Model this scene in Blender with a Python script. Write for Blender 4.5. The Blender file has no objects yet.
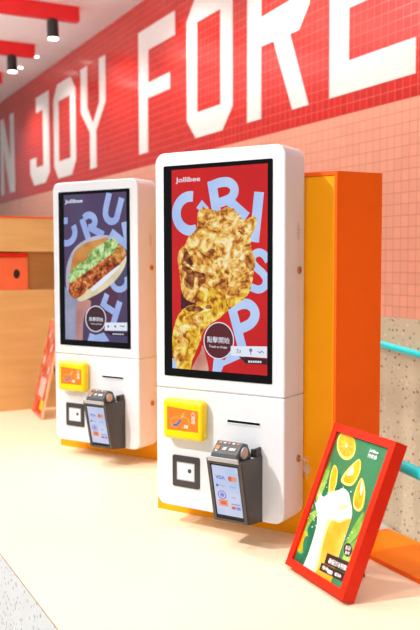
import bpy, bmesh, math, random
import numpy as np
from mathutils import Vector, Matrix
random.seed(7)
scene = bpy.context.scene
COL = scene.collection

# ------------------------------------------------------------------ camera
FPX = 837.2
YAW, PITCH, ROLL = 0.4752, 0.06488, -0.0019
EYE = 1.55                       # camera height above the shop floor
CT = 0.75                        # counter height
F_ = np.array([-math.cos(YAW)*math.cos(PITCH), math.sin(YAW)*math.cos(PITCH), -math.sin(PITCH)])
R0 = np.array([math.sin(YAW), math.cos(YAW), 0.0])
U0 = np.cross(R0, F_)
R_ = math.cos(ROLL)*R0 + math.sin(ROLL)*U0
U_ = -math.sin(ROLL)*R0 + math.cos(ROLL)*U0
CAM = np.array([0, 0, EYE])

def on_plane(px, py, P0, n):
    """point of the photograph taken to a surface of the room"""
    v = F_ + R_*(px-210)/FPX - U_*(py-315)/FPX
    return CAM + v*(((P0-CAM) @ n)/(v @ n))

# ------------------------------------------------------------------ materials
def new_mat(name):
    m = bpy.data.materials.new(name); m.use_nodes = True
    nt = m.node_tree
    return m, nt, nt.nodes['Principled BSDF']

def plain(name, col, rough=0.45, metal=0.0, var=0.03, scale=8.0, bump=0.0, spec=0.5):
    """procedural paint: base colour with a faint tonal variation"""
    m, nt, b = new_mat(name)
    tc = nt.nodes.new('ShaderNodeTexCoord'); nz = nt.nodes.new('ShaderNodeTexNoise')
    nz.inputs['Scale'].default_value = scale; nz.inputs['Detail'].default_value = 3
    nt.links.new(tc.outputs['Object'], nz.inputs['Vector'])
    rp = nt.nodes.new('ShaderNodeValToRGB')
    c = list(col)
    rp.color_ramp.elements[0].color = [max(0, x*(1-var)) for x in c] + [1]
    rp.color_ramp.elements[1].color = [min(1, x*(1+var)) for x in c] + [1]
    rp.color_ramp.elements[0].position = .35; rp.color_ramp.elements[1].position = .65
    nt.links.new(nz.outputs['Fac'], rp.inputs['Fac']); nt.links.new(rp.outputs['Color'], b.inputs['Base Color'])
    b.inputs['Roughness'].default_value = rough; b.inputs['Metallic'].default_value = metal
    b.inputs['Specular IOR Level'].default_value = spec
    if bump:
        bp = nt.nodes.new('ShaderNodeBump'); bp.inputs['Strength'].default_value = bump; bp.inputs['Distance'].default_value = .002
        nt.links.new(nz.outputs['Fac'], bp.inputs['Height']); nt.links.new(bp.outputs['Normal'], b.inputs['Normal'])
    return m

def emit(name, col, s=1.0, var=0.0, scale=20.0, col2=None, thr=(.35, .65), detail=4, gloss=.0):
    """lit screen colour (a display gives off its own light)"""
    m, nt, b = new_mat(name)
    b.inputs['Base Color'].default_value = (0.01, 0.01, 0.01, 1); b.inputs['Roughness'].default_value = .12
    b.inputs['Specular IOR Level'].default_value = .35
    b.inputs['Emission Strength'].default_value = s
    if col2 is None:
        b.inputs['Emission Color'].default_value = (*col, 1)
    else:
        tc = nt.nodes.new('ShaderNodeTexCoord'); nz = nt.nodes.new('ShaderNodeTexNoise')
        nz.inputs['Scale'].default_value = scale; nz.inputs['Detail'].default_value = detail
        nt.links.new(tc.outputs['Object'], nz.inputs['Vector'])
        rp = nt.nodes.new('ShaderNodeValToRGB')
        cols = [col]+(list(col2) if isinstance(col2[0], (tuple, list)) else [col2])
        rp.color_ramp.elements[0].color = (*cols[0], 1); rp.color_ramp.elements[0].position = thr[0]
        rp.color_ramp.elements[1].color = (*cols[-1], 1); rp.color_ramp.elements[1].position = thr[1]
        for i, cc in enumerate(cols[1:-1]):
            e = rp.color_ramp.elements.new(thr[0]+(thr[1]-thr[0])*(i+1)/(len(cols)-1)); e.color = (*cc, 1)
        nt.links.new(nz.outputs['Fac'], rp.inputs['Fac']); nt.links.new(rp.outputs['Color'], b.inputs['Emission Color'])
    return m

def srgb(r, g, b):
    f = lambda c: (c/255)/12.92 if c/255 <= .04045 else ((c/255+.055)/1.055)**2.4
    return (f(r), f(g), f(b))

def tile_mat(name, col, grout, pitch=0.0575, zoff=0.0, rough=.22, var=.08, gw=.05):
    """square glazed mosaic; bump at the joints, each tile tilted and tinted a little"""
    m, nt, b = new_mat(name); N = nt.nodes; L = nt.links
    tc = N.new('ShaderNodeTexCoord'); sp = N.new('ShaderNodeSeparateXYZ'); L.new(tc.outputs['Object'], sp.inputs[0])
    def math_(op, a, bb=None):
        n = N.new('ShaderNodeMath'); n.operation = op
        for i, v in enumerate((a, bb)):
            if v is None: continue
            if isinstance(v, (int, float)): n.inputs[i].default_value = v
            else: L.new(v, n.inputs[i])
        return n.outputs[0]
    ux = math_('DIVIDE', sp.outputs['X'], pitch); uz = math_('DIVIDE', math_('SUBTRACT', sp.outputs['Z'], zoff), pitch)
    fx = math_('FRACT', ux); fz = math_('FRACT', uz)
    dx = math_('MINIMUM', fx, math_('SUBTRACT', 1, fx)); dz = math_('MINIMUM', fz, math_('SUBTRACT', 1, fz))
    d = math_('MINIMUM', dx, dz)
    mk = N.new('ShaderNodeMapRange'); mk.inputs['From Min'].default_value = gw*.6; mk.inputs['From Max'].default_value = gw*1.3
    L.new(d, mk.inputs['Value'])
    cb = N.new('ShaderNodeCombineXYZ'); L.new(math_('FLOOR', ux), cb.inputs[0]); L.new(math_('FLOOR', uz), cb.inputs[2])
    wn = N.new('ShaderNodeTexWhiteNoise'); L.new(cb.outputs[0], wn.inputs['Vector'])
    mx = N.new('ShaderNodeMix'); mx.data_type = 'RGBA'
    mx.inputs['A'].default_value = (*[x*(1-var) for x in col], 1); mx.inputs['B'].default_value = (*[min(1, x*(1+var)) for x in col], 1)
    L.new(wn.outputs['Value'], mx.inputs['Factor'])
    m2 = N.new('ShaderNodeMix'); m2.data_type = 'RGBA'; m2.inputs['A'].default_value = (*grout, 1)
    L.new(mx.outputs['Result'], m2.inputs['B']); L.new(mk.outputs[0], m2.inputs['Factor'])
    L.new(m2.outputs['Result'], b.inputs['Base Color'])
    b.inputs['Roughness'].default_value = rough
    # joint relief + tile tilt
    tx = math_('MULTIPLY', math_('SUBTRACT', wn.outputs['Value'], .5), math_('SUBTRACT', fx, .5))
    h = math_('ADD', math_('MULTIPLY', mk.outputs[0], .6), math_('MULTIPLY', tx, .5))
    bp = N.new('ShaderNodeBump'); bp.inputs['Strength'].default_value = .35; bp.inputs['Distance'].default_value = .0015
    L.new(h, bp.inputs['Height']); L.new(bp.outputs['Normal'], b.inputs['Normal'])
    return m

def terrazzo(name, base, darks, scale=60., size=.28, share=.35, rough=.4):
    m, nt, b = new_mat(name); N = nt.nodes; L = nt.links
    tc = N.new('ShaderNodeTexCoord')
    cur = None
    base_mix = N.new('ShaderNodeMix'); base_mix.data_type = 'RGBA'
    nz = N.new('ShaderNodeTexNoise'); nz.inputs['Scale'].default_value = 9; nz.inputs['Detail'].default_value = 5
    L.new(tc.outputs['Object'], nz.inputs['Vector']); L.new(nz.outputs['Fac'], base_mix.inputs['Factor'])
    base_mix.inputs['A'].default_value = (*[x*.92 for x in base], 1); base_mix.inputs['B'].default_value = (*[min(1, x*1.06) for x in base], 1)
    cur = base_mix.outputs['Result']
    for i, (dc, sc, sh) in enumerate(darks):
        mp = N.new('ShaderNodeMapping'); mp.inputs['Location'].default_value = (i*3.1, i*1.7, i*2.3)
        L.new(tc.outputs['Object'], mp.inputs['Vector'])
        vo = N.new('ShaderNodeTexVoronoi'); vo.inputs['Scale'].default_value = scale*sc; L.new(mp.outputs[0], vo.inputs['Vector'])
        lt = N.new('ShaderNodeMath'); lt.operation = 'LESS_THAN'; lt.inputs[1].default_value = size
        L.new(vo.outputs['Distance'], lt.inputs[0])
        sx = N.new('ShaderNodeSeparateColor'); L.new(vo.outputs['Color'], sx.inputs[0])
        l2 = N.new('ShaderNodeMath'); l2.operation = 'LESS_THAN'; l2.inputs[1].default_value = sh; L.new(sx.outputs[0], l2.inputs[0])
        mu = N.new('ShaderNodeMath'); mu.operation = 'MULTIPLY'; L.new(lt.outputs[0], mu.inputs[0]); L.new(l2.outputs[0], mu.inputs[1])
        mm = N.new('ShaderNodeMix'); mm.data_type = 'RGBA'; L.new(cur, mm.inputs['A']); mm.inputs['B'].default_value = (*dc, 1)
        L.new(mu.outputs[0], mm.inputs['Factor']); cur = mm.outputs['Result']
    L.new(cur, b.inputs['Base Color']); b.inputs['Roughness'].default_value = rough
    return m

def wood(name, c1, c2, rough=.45, axis='Z'):
    m, nt, b = new_mat(name); N = nt.nodes; L = nt.links
    tc = N.new('ShaderNodeTexCoord'); mp = N.new('ShaderNodeMapping')
    mp.inputs['Scale'].default_value = (1.2, 1.2, 9.0) if axis == 'Z' else (1.2, 9, 1.2)
    L.new(tc.outputs['Object'], mp.inputs['Vector'])
    nz = N.new('ShaderNodeTexNoise'); nz.inputs['Scale'].default_value = 2.2; nz.inputs['Detail'].default_value = 6
    nz.inputs['Distortion'].default_value = .6
    L.new(mp.outputs[0], nz.inputs['Vector'])
    rp = N.new('ShaderNodeValToRGB'); rp.color_ramp.elements[0].color = (*c1, 1); rp.color_ramp.elements[1].color = (*c2, 1)
    rp.color_ramp.elements[0].position = .3; rp.color_ramp.elements[1].position = .7
    L.new(nz.outputs['Fac'], rp.inputs['Fac']); L.new(rp.outputs['Color'], b.inputs['Base Color'])
    b.inputs['Roughness'].default_value = rough
    return m

M = {}
M['white'] = plain('white powder coat', (.73, .77, .82), .38, var=.01)
M['dark'] = plain('dark grey plastic', (.045, .043, .045), .38, var=.08)
M['grey'] = plain('terminal grey plastic', (.055, .062, .070), .32, var=.06)
M['lip'] = plain('silver grey plastic', (.42, .43, .45), .35)
M['black'] = plain('black glass', (.004, .004, .005), .08, var=.0, spec=.2)
M['blackm'] = plain('matt black', (.012, .012, .013), .4)
M['counter'] = plain('cream laminate', (.94, .755, .545), .42, var=.012, scale=3)
M['edge'] = plain('brown laminate edge', (.25, .13, .06), .5)
M['orange'] = plain('orange lacquer', (.94, .125, .001), .5, var=.02, spec=.22)
M['amber'] = plain('amber lacquer', (1, .39, .000), .5, var=.02, spec=.22)
M['ledge'] = plain('orange ledge lacquer', (.92, .22, .001), .5, var=.02, spec=.22)
M['red'] = plain('red lacquer', (.68, .020, .003), .45, var=.02, spec=.2)
M['beam'] = plain('red beam paint', (.80, .010, .014), .45, var=.02)
M['yellow'] = plain('yellow plastic', (1, .68, .0), .3, var=.005)
M['label'] = plain('orange label', (.93, .19, .012), .45, var=.02)
M['ceiling'] = plain('white ceiling paint', (.90, .87, .85), .7, var=.015, scale=2)
M['floor'] = plain('pale floor', (.62, .60, .57), .5, var=.03, scale=2)
M['ramp'] = plain('pale ramp concrete', (.62, .61, .59), .6, var=.03, scale=5)
M['teal'] = plain('turquoise tube paint', (.01, .74, .82), .3, var=.02)
M['metal'] = plain('brass coloured metal', (.55, .33, .2), .3, metal=.9)
M['steel'] = plain('steel', (.6, .58, .55), .3, metal=.9)
M['paper'] = plain('white print', (.85, .85, .85), .6, var=.02)
M['tan'] = plain('tan roller', (.55, .36, .25), .5)
M['redtile'] = tile_mat('red tile', (.62, .024, .018), (.76, .14, .10), zoff=.8+EYE, rough=.19, gw=.035)
M['pinktile'] = tile_mat('pink tile', (.86, .40, .28), (.66, .24, .16), zoff=.8+EYE, rough=.32, var=.04, gw=.035)
M['whitetile'] = tile_mat('white tile', (.90, .88, .85), (.87, .83, .79), zoff=.8+EYE, rough=.26, var=.01, gw=.03)
M['terrwall'] = terrazzo('terrazzo wall', srgb(212, 198, 170), [((.16, .10, .065), 1., .34), (srgb(226, 214, 190), .8, .35), ((.22, .13, .08), 2.1, .22), (srgb(172, 132, 104), 1.4, .12)], scale=36., size=.24)
M['terrfront'] = terrazzo('pale terrazzo', (.84, .88, .90), [((.36, .45, .50), 1., .38), ((.50, .48, .48), 1.5, .25), ((.85, .86, .86), .7, .3)], scale=62., size=.30)
M['wood'] = wood('plywood veneer', srgb(216, 172, 106), srgb(228, 188, 122))
M['coral'] = plain('coral orange panel', srgb(244, 112, 66), .45)
M['lens'] = emit('lamp lens', (1, .95, .88), 14.0)

# ------------------------------------------------------------------ mesh builder
class MB:
    def __init__(s): s.v = []; s.f = []; s.m = []; s.mats = []; s.smooth = []
    def mi(s, m):
        if m not in s.mats: s.mats.append(m)
        return s.mats.index(m)
    def add(s, verts, faces, m, smooth=False):
        o = len(s.v); s.v += [tuple(float(c) for c in v) for v in verts]; k = s.mi(m)
        for f in faces: s.f.append([i+o for i in f]); s.m.append(k); s.smooth.append(smooth)
    def box(s, a, b, m, T=None, bev=0.0, seg=2):
        bm = bmesh.new(); bmesh.ops.create_cube(bm, size=1)
        for v in bm.verts: v.co = Vector([a[i]+(v.co[i]+.5)*(b[i]-a[i]) for i in range(3)])
        if bev: bmesh.ops.bevel(bm, geom=list(bm.edges), offset=bev, segments=seg, profile=.5, affect='EDGES')
        s.bm(bm, m, T, smooth=False)
    def bm(s, bm, m, T=None, smooth=False):
        bm.verts.index_update()
        s.add([(T(*v.co) if T else v.co) for v in bm.verts], [[v.index for v in f.verts] for f in bm.faces], m, smooth); bm.free()
    def prism(s, poly, h0, h1, m, T):
        """poly in 2D, extruded between h0 and h1; T(u, v, h) -> 3D"""
        n = len(poly)
        vs = [T(u, v, h0) for u, v in poly]+[T(u, v, h1) for u, v in poly]
        fs = [list(range(n)), list(range(2*n-1, n-1, -1))]+[[i, i+n, (i+1) % n+n, (i+1) % n] for i in range(n)]
        s.add(vs, fs, m)
    def tube(s, p, q, r, m, n=20, r2=None, caps=True):
        p = Vector(p); q = Vector(q); d = (q-p).normalized(); r2 = r if r2 is None else r2
        a = d.orthogonal().normalized(); b = d.cross(a)
        vs = []
        for c, rr in ((p, r), (q, r2)):
            for i in range(n):
                t = 2*math.pi*i/n; vs.append(c+rr*(math.cos(t)*a+math.sin(t)*b))
        s.add(vs, [[i, (i+1) % n, n+(i+1) % n, n+i] for i in range(n)], m, True)
        if caps: s.add(vs, [list(range(n-1, -1, -1)), list(range(n, 2*n))], m)
    def build(s, name, parent=None, loc=None, bevel=0.0):
        me = bpy.data.meshes.new(name); me.from_pydata(s.v, [], s.f)
        for m in s.mats: me.materials.append(m)
        me.polygons.foreach_set('material_index', s.m); me.polygons.foreach_set('use_smooth', s.smooth)
        bm = bmesh.new(); bm.from_mesh(me)
        if not getattr(s, 'flat', False): bmesh.ops.recalc_face_normals(bm, faces=bm.faces)
        bm.to_mesh(me); bm.free(); me.update()
        o = bpy.data.objects.new(name, me); COL.objects.link(o)
        if parent: o.parent = parent
        if loc is not None: o.location = loc
        if bevel:
            b = o.modifiers.new('bevel', 'BEVEL'); b.width = bevel; b.segments = 3; b.limit_method = 'ANGLE'
        return o

def empty(name, loc, rz=0.0):
    o = bpy.data.objects.new(name, None); COL.objects.link(o); o.location = loc; o.rotation_euler = (0, 0, rz)
    o.empty_display_size = .05
    return o
def tag(o, label, cat, group=None):
    o['label'] = label; o['category'] = cat
    if group: o['group'] = group
    return o
def struct(o, label=None):
    o['kind'] = 'structure'
    if label: o['label'] = label
    return o

def rrect(x0, x1, z0, z1, r, n=6, corners=(1, 1, 1, 1)):
    pts = []
    for k, (cx, cz, a) in enumerate(((x1-r, z1-r, 0), (x0+r, z1-r, 90), (x0+r, z0+r, 180), (x1-r, z0+r, 270))):
        if corners[k]:
            for i in range(n+1):
                t = math.radians(a+90*i/n); pts.append((cx+r*math.cos(t), cz+r*math.sin(t)))
        else:
            pts.append(((x1, x0, x0, x1)[k], (z1, z1, z0, z0)[k]))
    return pts

def clip(poly, box):
    x0, x1, y0, y1 = box
    for ax, lim, sg in ((0, x0, 1), (0, x1, -1), (1, y0, 1), (1, y1, -1)):
        out = []
        for i in range(len(poly)):
            a, b = poly[i-1], poly[i]
            ia, ib = (a[ax]-lim)*sg >= 0, (b[ax]-lim)*sg >= 0
            if ia != ib:
                t = (lim-a[ax])/(b[ax]-a[ax]); out.append((a[0]+t*(b[0]-a[0]), a[1]+t*(b[1]-a[1])))
            if ib: out.append(b)
        poly = out
        if len(poly) < 3: return []
    return poly

def text_geo(s, bold=0.0):
    cu = bpy.data.curves.new('text', 'FONT'); cu.body = s; cu.size = 1.0; cu.offset = bold; cu.resolution_u = 3
    o = bpy.data.objects.new('text', cu); COL.objects.link(o)
    bpy.context.view_layer.update()
    dg = bpy.context.evaluated_depsgraph_get(); me = bpy.data.meshes.new_from_object(o.evaluated_get(dg))
    vs = [(v.co.x, v.co.y) for v in me.vertices]; fs = [list(p.vertices) for p in me.polygons]
    bpy.data.objects.remove(o); bpy.data.curves.remove(cu); bpy.data.meshes.remove(me)
    return vs, fs

STEPL = 0.00004
class Art:
    """flat artwork on one face. loc(px,py)->(u,v) on the face, T(u,v,lift)->3D"""
    def __init__(s, loc, T, box):
        s.loc = loc; s.T = T; s.box = box; s.mb = MB(); s.mb.flat = True; s.k = 0; s.crumb = False; s.ck = 0
    def lift(s):
        if s.crumb: s.ck += 1; return (s.k+1+s.ck % 7)*STEPL
        s.k += 1; return s.k*STEPL
    def crumbs(s, on):
        s.crumb = on
        if not on: s.k += 8
    def polyuv(s, pts, m, lift=None):
        pts = clip(pts, s.box) if s.box else pts
        if len(pts) < 3: return
        h = s.lift() if lift is None else lift
        a = sum(pts[i-1][0]*pts[i][1]-pts[i][0]*pts[i-1][1] for i in range(len(pts)))
        if a < 0: pts = pts[::-1]
        s.mb.add([s.T(u, v, h) for u, v in pts], [list(range(len(pts)))], m)
    def poly(s, px, m): s.polyuv([s.loc(*p) for p in px], m)
    def smooth(s, px, m, n=4, jit=0.0):
        out = []; N = len(px)
        for i in range(N):
            p0, p1, p2, p3 = (np.array(px[(i+j-1) % N], float) for j in range(4))
            for k in range(n):
                t = k/n
                q = .5*((2*p1)+(-p0+p2)*t+(2*p0-5*p1+4*p2-p3)*t*t+(-p0+3*p1-3*p2+p3)*t**3)
                out.append((q[0]+random.uniform(-jit, jit), q[1]+random.uniform(-jit, jit)))
        s.poly(out, m)
    def ell(s, cx, cy, rx, ry, m, n=36, rot=0):
        c, sn = math.cos(rot), math.sin(rot)
        s.poly([(cx+rx*math.cos(t)*c-ry*math.sin(t)*sn, cy+rx*math.cos(t)*sn+ry*math.sin(t)*c) for t in (2*math.pi*i/n for i in range(n))], m)
    def stroke(s, px, w, m):
        """thick line through the points (photo pixels), butt ends, mitred"""
        P = [np.array(s.loc(*p)) for p in px]; W = w
        sc = np.linalg.norm(np.array(s.loc(px[0][0]+1, px[0][1]))-np.array(s.loc(*px[0])))
        # width measured in pixels along x at this face, turned to face units with the y scale
        sy = np.linalg.norm(np.array(s.loc(px[0][0], px[0][1]+1))-np.array(s.loc(*px[0])))
        Wd = w*(sc+sy)/2; h = s.lift(); Ls = []; Rs = []
        for i, p in enumerate(P):
            d = (P[min(i+1, len(P)-1)]-P[max(i-1, 0)]); d = d/np.linalg.norm(d); n = np.array([-d[1], d[0]])
            k = 1.0
            if 0 < i < len(P)-1:
                d1 = (P[i]-P[i-1]); d1 /= np.linalg.norm(d1); k = 1/max(.5, abs(d1 @ d))
            Ls.append(tuple(p+n*Wd/2*k)); Rs.append(tuple(p-n*Wd/2*k))
        for i in range(len(P)-1): s.polyuv([Rs[i], Rs[i+1], Ls[i+1], Ls[i]], m, h)
    def curve(s, px, w, m, n=5):
        out = []; N_ = len(px); g = lambda i: np.array(px[max(0, min(N_-1, i))], float)
        for i in range(N_-1):
            p0, p1, p2, p3 = g(i-1), g(i), g(i+1), g(i+2)
            for k in range(n):
                t = k/n; out.append(tuple(.5*((2*p1)+(-p0+p2)*t+(2*p0-5*p1+4*p2-p3)*t*t+(-p0+3*p1-3*p2+p3)*t**3)))
        s.stroke(out+[tuple(px[-1])], w, m)
    def arc(s, cx, cy, rx, ry, a0, a1, w, m, n=18):
        s.stroke([(cx+rx*math.cos(math.radians(a0+(a1-a0)*i/n)), cy-ry*math.sin(math.radians(a0+(a1-a0)*i/n))) for i in range(n+1)], w, m)
    def text(s, st, p0, p1, hpx, m, bold=.02, vert=False):
        """text whose base line runs from photo pixel p0 to p1 (fitted), hpx tall"""
        vs, fs = text_geo(st, bold)
        if not vs: return
        a = np.array(s.loc(*p0)); b = np.array(s.loc(*p1)); x = b-a; L = np.linalg.norm(x); x /= L
        y = np.array([-x[1], x[0]])
        H = np.linalg.norm(np.array(s.loc(p0[0], p0[1]-hpx))-a)
        xs = [v[0] for v in vs]; ys = [v[1] for v in vs]; x0, x1, y0, y1 = min(xs), max(xs), min(ys), max(ys)
        h = s.lift(); out = []
        for v in vs:
            q = a+x*(v[0]-x0)/(x1-x0)*L+y*(v[1]-y0)/(y1-y0)*H
            out.append(s.T(q[0], q[1], h))
        s.mb.add(out, fs, m)
    def build(s, name, parent): return s.mb.build(name, parent)

# ------------------------------------------------------------------ kiosk frame of reference
ANG = 0.52859
D = np.array([math.cos(ANG), math.sin(ANG), 0]); N = np.array([-math.sin(ANG), math.cos(ANG), 0])
K1 = np.array([-2.28213, 1.02132, CT]); STEP = 1.04675
K2 = K1-np.array([STEP, 0, 0])
def kloc(K, n=0.0):
    def f(px, py):
        h = on_plane(px, py, K+N*n, N)-K
        return (float(h @ D), float(h[2]))
    return f

# ================================================================== SETTING
YW = 2.8
def face_box(name, a, b, m, parent=None, bevel=0):
    mb = MB(); mb.box(a, b, m); return mb.build(name, parent, bevel=bevel)
struct(face_box('floor', (-14, -4.2, -.1), (1.6, 1.6, 0), M['floor']))
# ceiling
ZC = 2.187+EYE
struct(face_box('ceiling', (-14, -4.2, ZC), (1.6, YW+.15, ZC+.1), M['ceiling']))
# back wall in three bands of finish
mb = MB()
mb.box((-14, YW, .8+EYE), (1.6, YW+.12, ZC), M['redtile'])
mb.box((-14, YW, -.293+EYE), (1.6, YW+.12, .8+EYE), M['pinktile'])
mb.box((-14, YW-.004, -.3), (1.6, YW+.12, -.293+EYE), M['terrwall'])
wall = struct(mb.build('wall_back'))
# lettering set into the tiles (plane of the wall, metres)
z0, z1 = .912+EYE, 1.938+EYE
def letter(name, polys):
    mb = MB()
    for P_ in polys:
        mb.prism([(x, z) for x, z in P_], YW-.003, YW+.001, M['whitetile'], lambda u, v, h: (u, h, v))
    o = mb.build('tile_letter', wall); return o
def Z(t): return z0+(z1-z0)*t
SW = .18
def vE(x): return [[(x, z0), (x+.72, z0), (x+.72, Z(.17)), (x+SW, Z(.17)), (x+SW, Z(.443)), (x+.62, Z(.443)), (x+.62, Z(.575)), (x+SW, Z(.575)), (x+SW, Z(.83)), (x+.72, Z(.83)), (x+.72, z1), (x, z1)]]
def vF(x): return [[(x, z0), (x+.19, z0), (x+.19, Z(.435)), (x+.64, Z(.435)), (x+.64, Z(.56)), (x+.21, Z(.56)), (x+.21, Z(.82)), (x+.74, Z(.82)), (x+.74, z1), (x, z1)]]
def vO(x, w=.72, s=.175):
    c = .15
    outer = [(x+c, z0), (x+w-c, z0), (x+w, Z(.14)), (x+w, Z(.86)), (x+w-c, z1), (x+c, z1), (x, Z(.86)), (x, Z(.14))]
    inner = [(x+s, Z(.18)), (x+w-s, Z(.18)), (x+w-s, Z(.18)), (x+w-s, Z(.82)), (x+w-s, Z(.82)), (x+s, Z(.82)), (x+s, Z(.82)), (x+s, Z(.18))]
    return [[outer[0], outer[1], outer[2], inner[2], inner[0], outer[7]],
            [outer[2], outer[3], inner[3], inner[2]],
            [outer[3], outer[4], outer[5], outer[6], inner[5], inner[3]],
            [outer[6], outer[7], inner[0], inner[5]]]
def vR(x):
    return [[(x, z0), (x+SW, z0), (x+SW, z1), (x, z1)],
            [(x+SW, Z(.445)), (x+.33, Z(.445)), (x+.62, Z(.445)), (x+.73, Z(.57)), (x+.555, Z(.64)), (x+SW, Z(.625))],
            [(x+.73, Z(.57)), (x+.73, Z(.87)), (x+.58, z1), (x+SW, z1), (x+SW, Z(.83)), (x+.555, Z(.83)), (x+.555, Z(.64))],
            [(x+.33, Z(.445)), (x+.55, z0), (x+.725, z0), (x+.52, Z(.445))]]
def vY(x, w=.72):
    c = x+w/2
    return [[(c-.09, z0), (c+.09, z0), (c+.09, Z(.35)), (x+w, Z(.58)), (x+w, z1), (x+w-.17, z1), (x+w-.17, Z(.6)), (c, Z(.43)), (x+.2, Z(.6)), (x+.2, z1), (x, z1), (x, Z(.58)), (c-.09, Z(.35))]]
def vJ(x):
    return [[(x, Z(.15)), (x+.17, z0), (x+.64, z0), (x+.82, Z(.1)), (x+.82, z1), (x+.3, z1), (x+.3, Z(.83)), (x+.58, Z(.83)), (x+.58, Z(.2)), (x+.27, Z(.2)), (x+.27, Z(.32)), (x, Z(.32))]]
def vN(x, w=.75):
    return [[(x, z0), (x+.17, z0), (x+.17, Z(.62)), (x+.5, z0), (x+w, z0), (x+w, z1), (x+w-.19, z1), (x+w-.19, Z(.40)), (x+.2, z1), (x, z1)]]
for f in (vE(-3.959), vR(-4.893), vO(-5.815), vF(-6.765), vY(-8.31), vO(-9.26, .77), vJ(-10.27), vN(-11.8), vE(-12.9), vR(-2.06)):
    letter('tile_letter', f)

# ramp behind the counter, falling towards the right
def rz(x): return (-1.405+EYE)-.085*(x+3.3)
mb = MB(); mb.prism([(-13.9, rz(-13.9)), (-1.55, max(.0, rz(-1.55))), (-1.55, -.05), (-13.9, -.05)], 1.60, YW-.006, M['ramp'], lambda u, v, h: (u, h, v))
mb.box((-1.55, 1.6, -.05), (1.6, YW-.006, 0), M['ramp'])
struct(mb.build('floor_ramp'))

# ceiling beams and spotlights
def beam(x, y_end, lab):
    t = MB(); t.box((x-.09, -3.6, ZC-.125), (x, y_end, ZC-.001), M['beam'], bev=.003)
    o = t.build('ceiling_beam'); tag(o, lab, 'beam', 'red ceiling beams'); return o
lamp_labels = {-7.07: 'black cylinder spotlight under the nearer red ceiling beam', -8.48: 'black cylinder spotlight under the second red beam, left of the nearer one'}
beam_labels = {-7.07: 'nearest long red ceiling beam at the upper left, reaching furthest right', -8.48: 'second red ceiling beam, shorter in view, below and left of the nearest one', -9.89: 'third red ceiling beam, only its tip in view at the left edge'}
for x in (-7.07, -8.48, -9.89): beam(x, 2.38, beam_labels[x])
def spotlight(x, y, lab):
    t = empty('ceiling_spotlight', (x, y, ZC-.125)); tag(t, lab, 'spotlight', 'ceiling spotlights')
    b = MB(); b.tube((0, 0, 0), (0, 0, -.018), .03, M['blackm']); b.tube((0, 0, -.014), (0, .004, -.16), .049, M['blackm'], 28); b.build('lamp_housing', t)
    l = MB(); l.tube((0, .004, -.159), (0, .004, -.166), .043, M['lens'], 28); l.build('lamp_lens', t)
    return t
for x in (-7.07, -8.48): spotlight(x-.045, 2.15, lamp_labels[x])
def downlight(px, py, lab):
    q = on_plane(px, py, np.array([0, 0, ZC]), np.array([0, 0, 1.]))
    t = empty('recessed_downlight', (q[0], q[1], ZC)); tag(t, lab, 'downlight', 'small recessed downlights')
    b = MB(); b.tube((0, 0, 0), (0, 0, -.012), .03, M['paper'], 24); b.build('trim_ring', t)
    l = MB(); l.tube((0, 0, -.011), (0, 0, -.016), .022, M['lens'], 24); l.build('lamp_lens', t)
downlight(36.5, 55.5, 'small lit ceiling downlight beside the tip of the second red beam')
downlight(20.5, 66.5, 'small lit ceiling downlight just right of the farther black spotlight')

# handrails
def rail(name, y, pts, r, lab, posts, wallside):
    (xa, za), (xb, zb) = pts; k = (zb-za)/(xb-xa); f = lambda x: za+k*(x-xa)+EYE
    t = empty(name, (xa, y, f(xa))); tag(t, lab, 'handrail')
    def L(x, yy, z): return (x-xa, yy-y, z-f(xa))
    b = MB(); b.tube(L(-4.6 if wallside else -3.6, y, f(-4.6 if wallside else -3.6)), L(.6, y, f(.6)), r, M['teal'], 24); b.build('rail_tube', t)
    for x in posts:
        b = MB()
        if wallside:
            b.tube(L(x, y, f(x)-r*.5), L(x, YW-.005, f(x)-.05), .008, M['teal']); b.tube(L(x, YW-.012, f(x)-.05), L(x, YW-.005, f(x)-.05), .035, M['teal'])
            b.build('wall_bracket', t)
        else:
            b.tube(L(x, y, f(x)-r*.5), L(x, y, max(0, rz(x))), .014, M['teal']); b.build('post', t)
    return t
rail('handrail', 2.73, ((-3.385, -.429), (-3.10, -.4530)), .0165, 'thin turquoise handrail on the far terrazzo wall, upper of the two', (-4.2, -2.6, -1.2, .2), True)
q1 = on_plane(402, 466, np.array([0, 1.68, 0]), np.array([0, 1., 0])); q2 = on_plane(420, 474, np.array([0, 1.68, 0]), np.array([0, 1., 0]))
rail('handrail', 1.68, ((q1[0], q1[2]-EYE), (q1[0]+1, q1[2]-EYE-.08)), .0185, 'thick turquoise handrail just behind the counter, right of the drink poster', (-3.2, -2.3, -.9, .3), False)

# ================================================================== COUNTER
ctr = empty('service_counter', (-2, 1.05, 0)); tag(ctr, 'long cream counter with a pale speckled terrazzo front, under both kiosks', 'counter')
def cbox(name, a, b, m, bevel=0):
    q = MB(); q.box((a[0]+2, a[1]-1.05, a[2]), (b[0]+2, b[1]-1.05, b[2]), m); return q.build(name, ctr, bevel=bevel)
cbox('countertop', (-5.2, .517, CT-.03), (.35, 1.572, CT), M['counter'])
cbox('edge_band', (-5.2, .5157, CT-.0026), (.35, .5172, CT-.0012), M['edge'])
xs = [-5.2, -3.4, on_plane(37.5, 617, np.array([0, .517, 0]), np.array([0, 1., 0]))[0], .35]
for i in range(3): cbox('front_panel', (xs[i]+.0012, .5165, 0), (xs[i+1]-.0012, .54, CT-.005), M['terrfront'])
cbox('carcass', (-5.2, .541, 0), (.35, 1.572, CT-.031), M['terrfront'])

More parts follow.
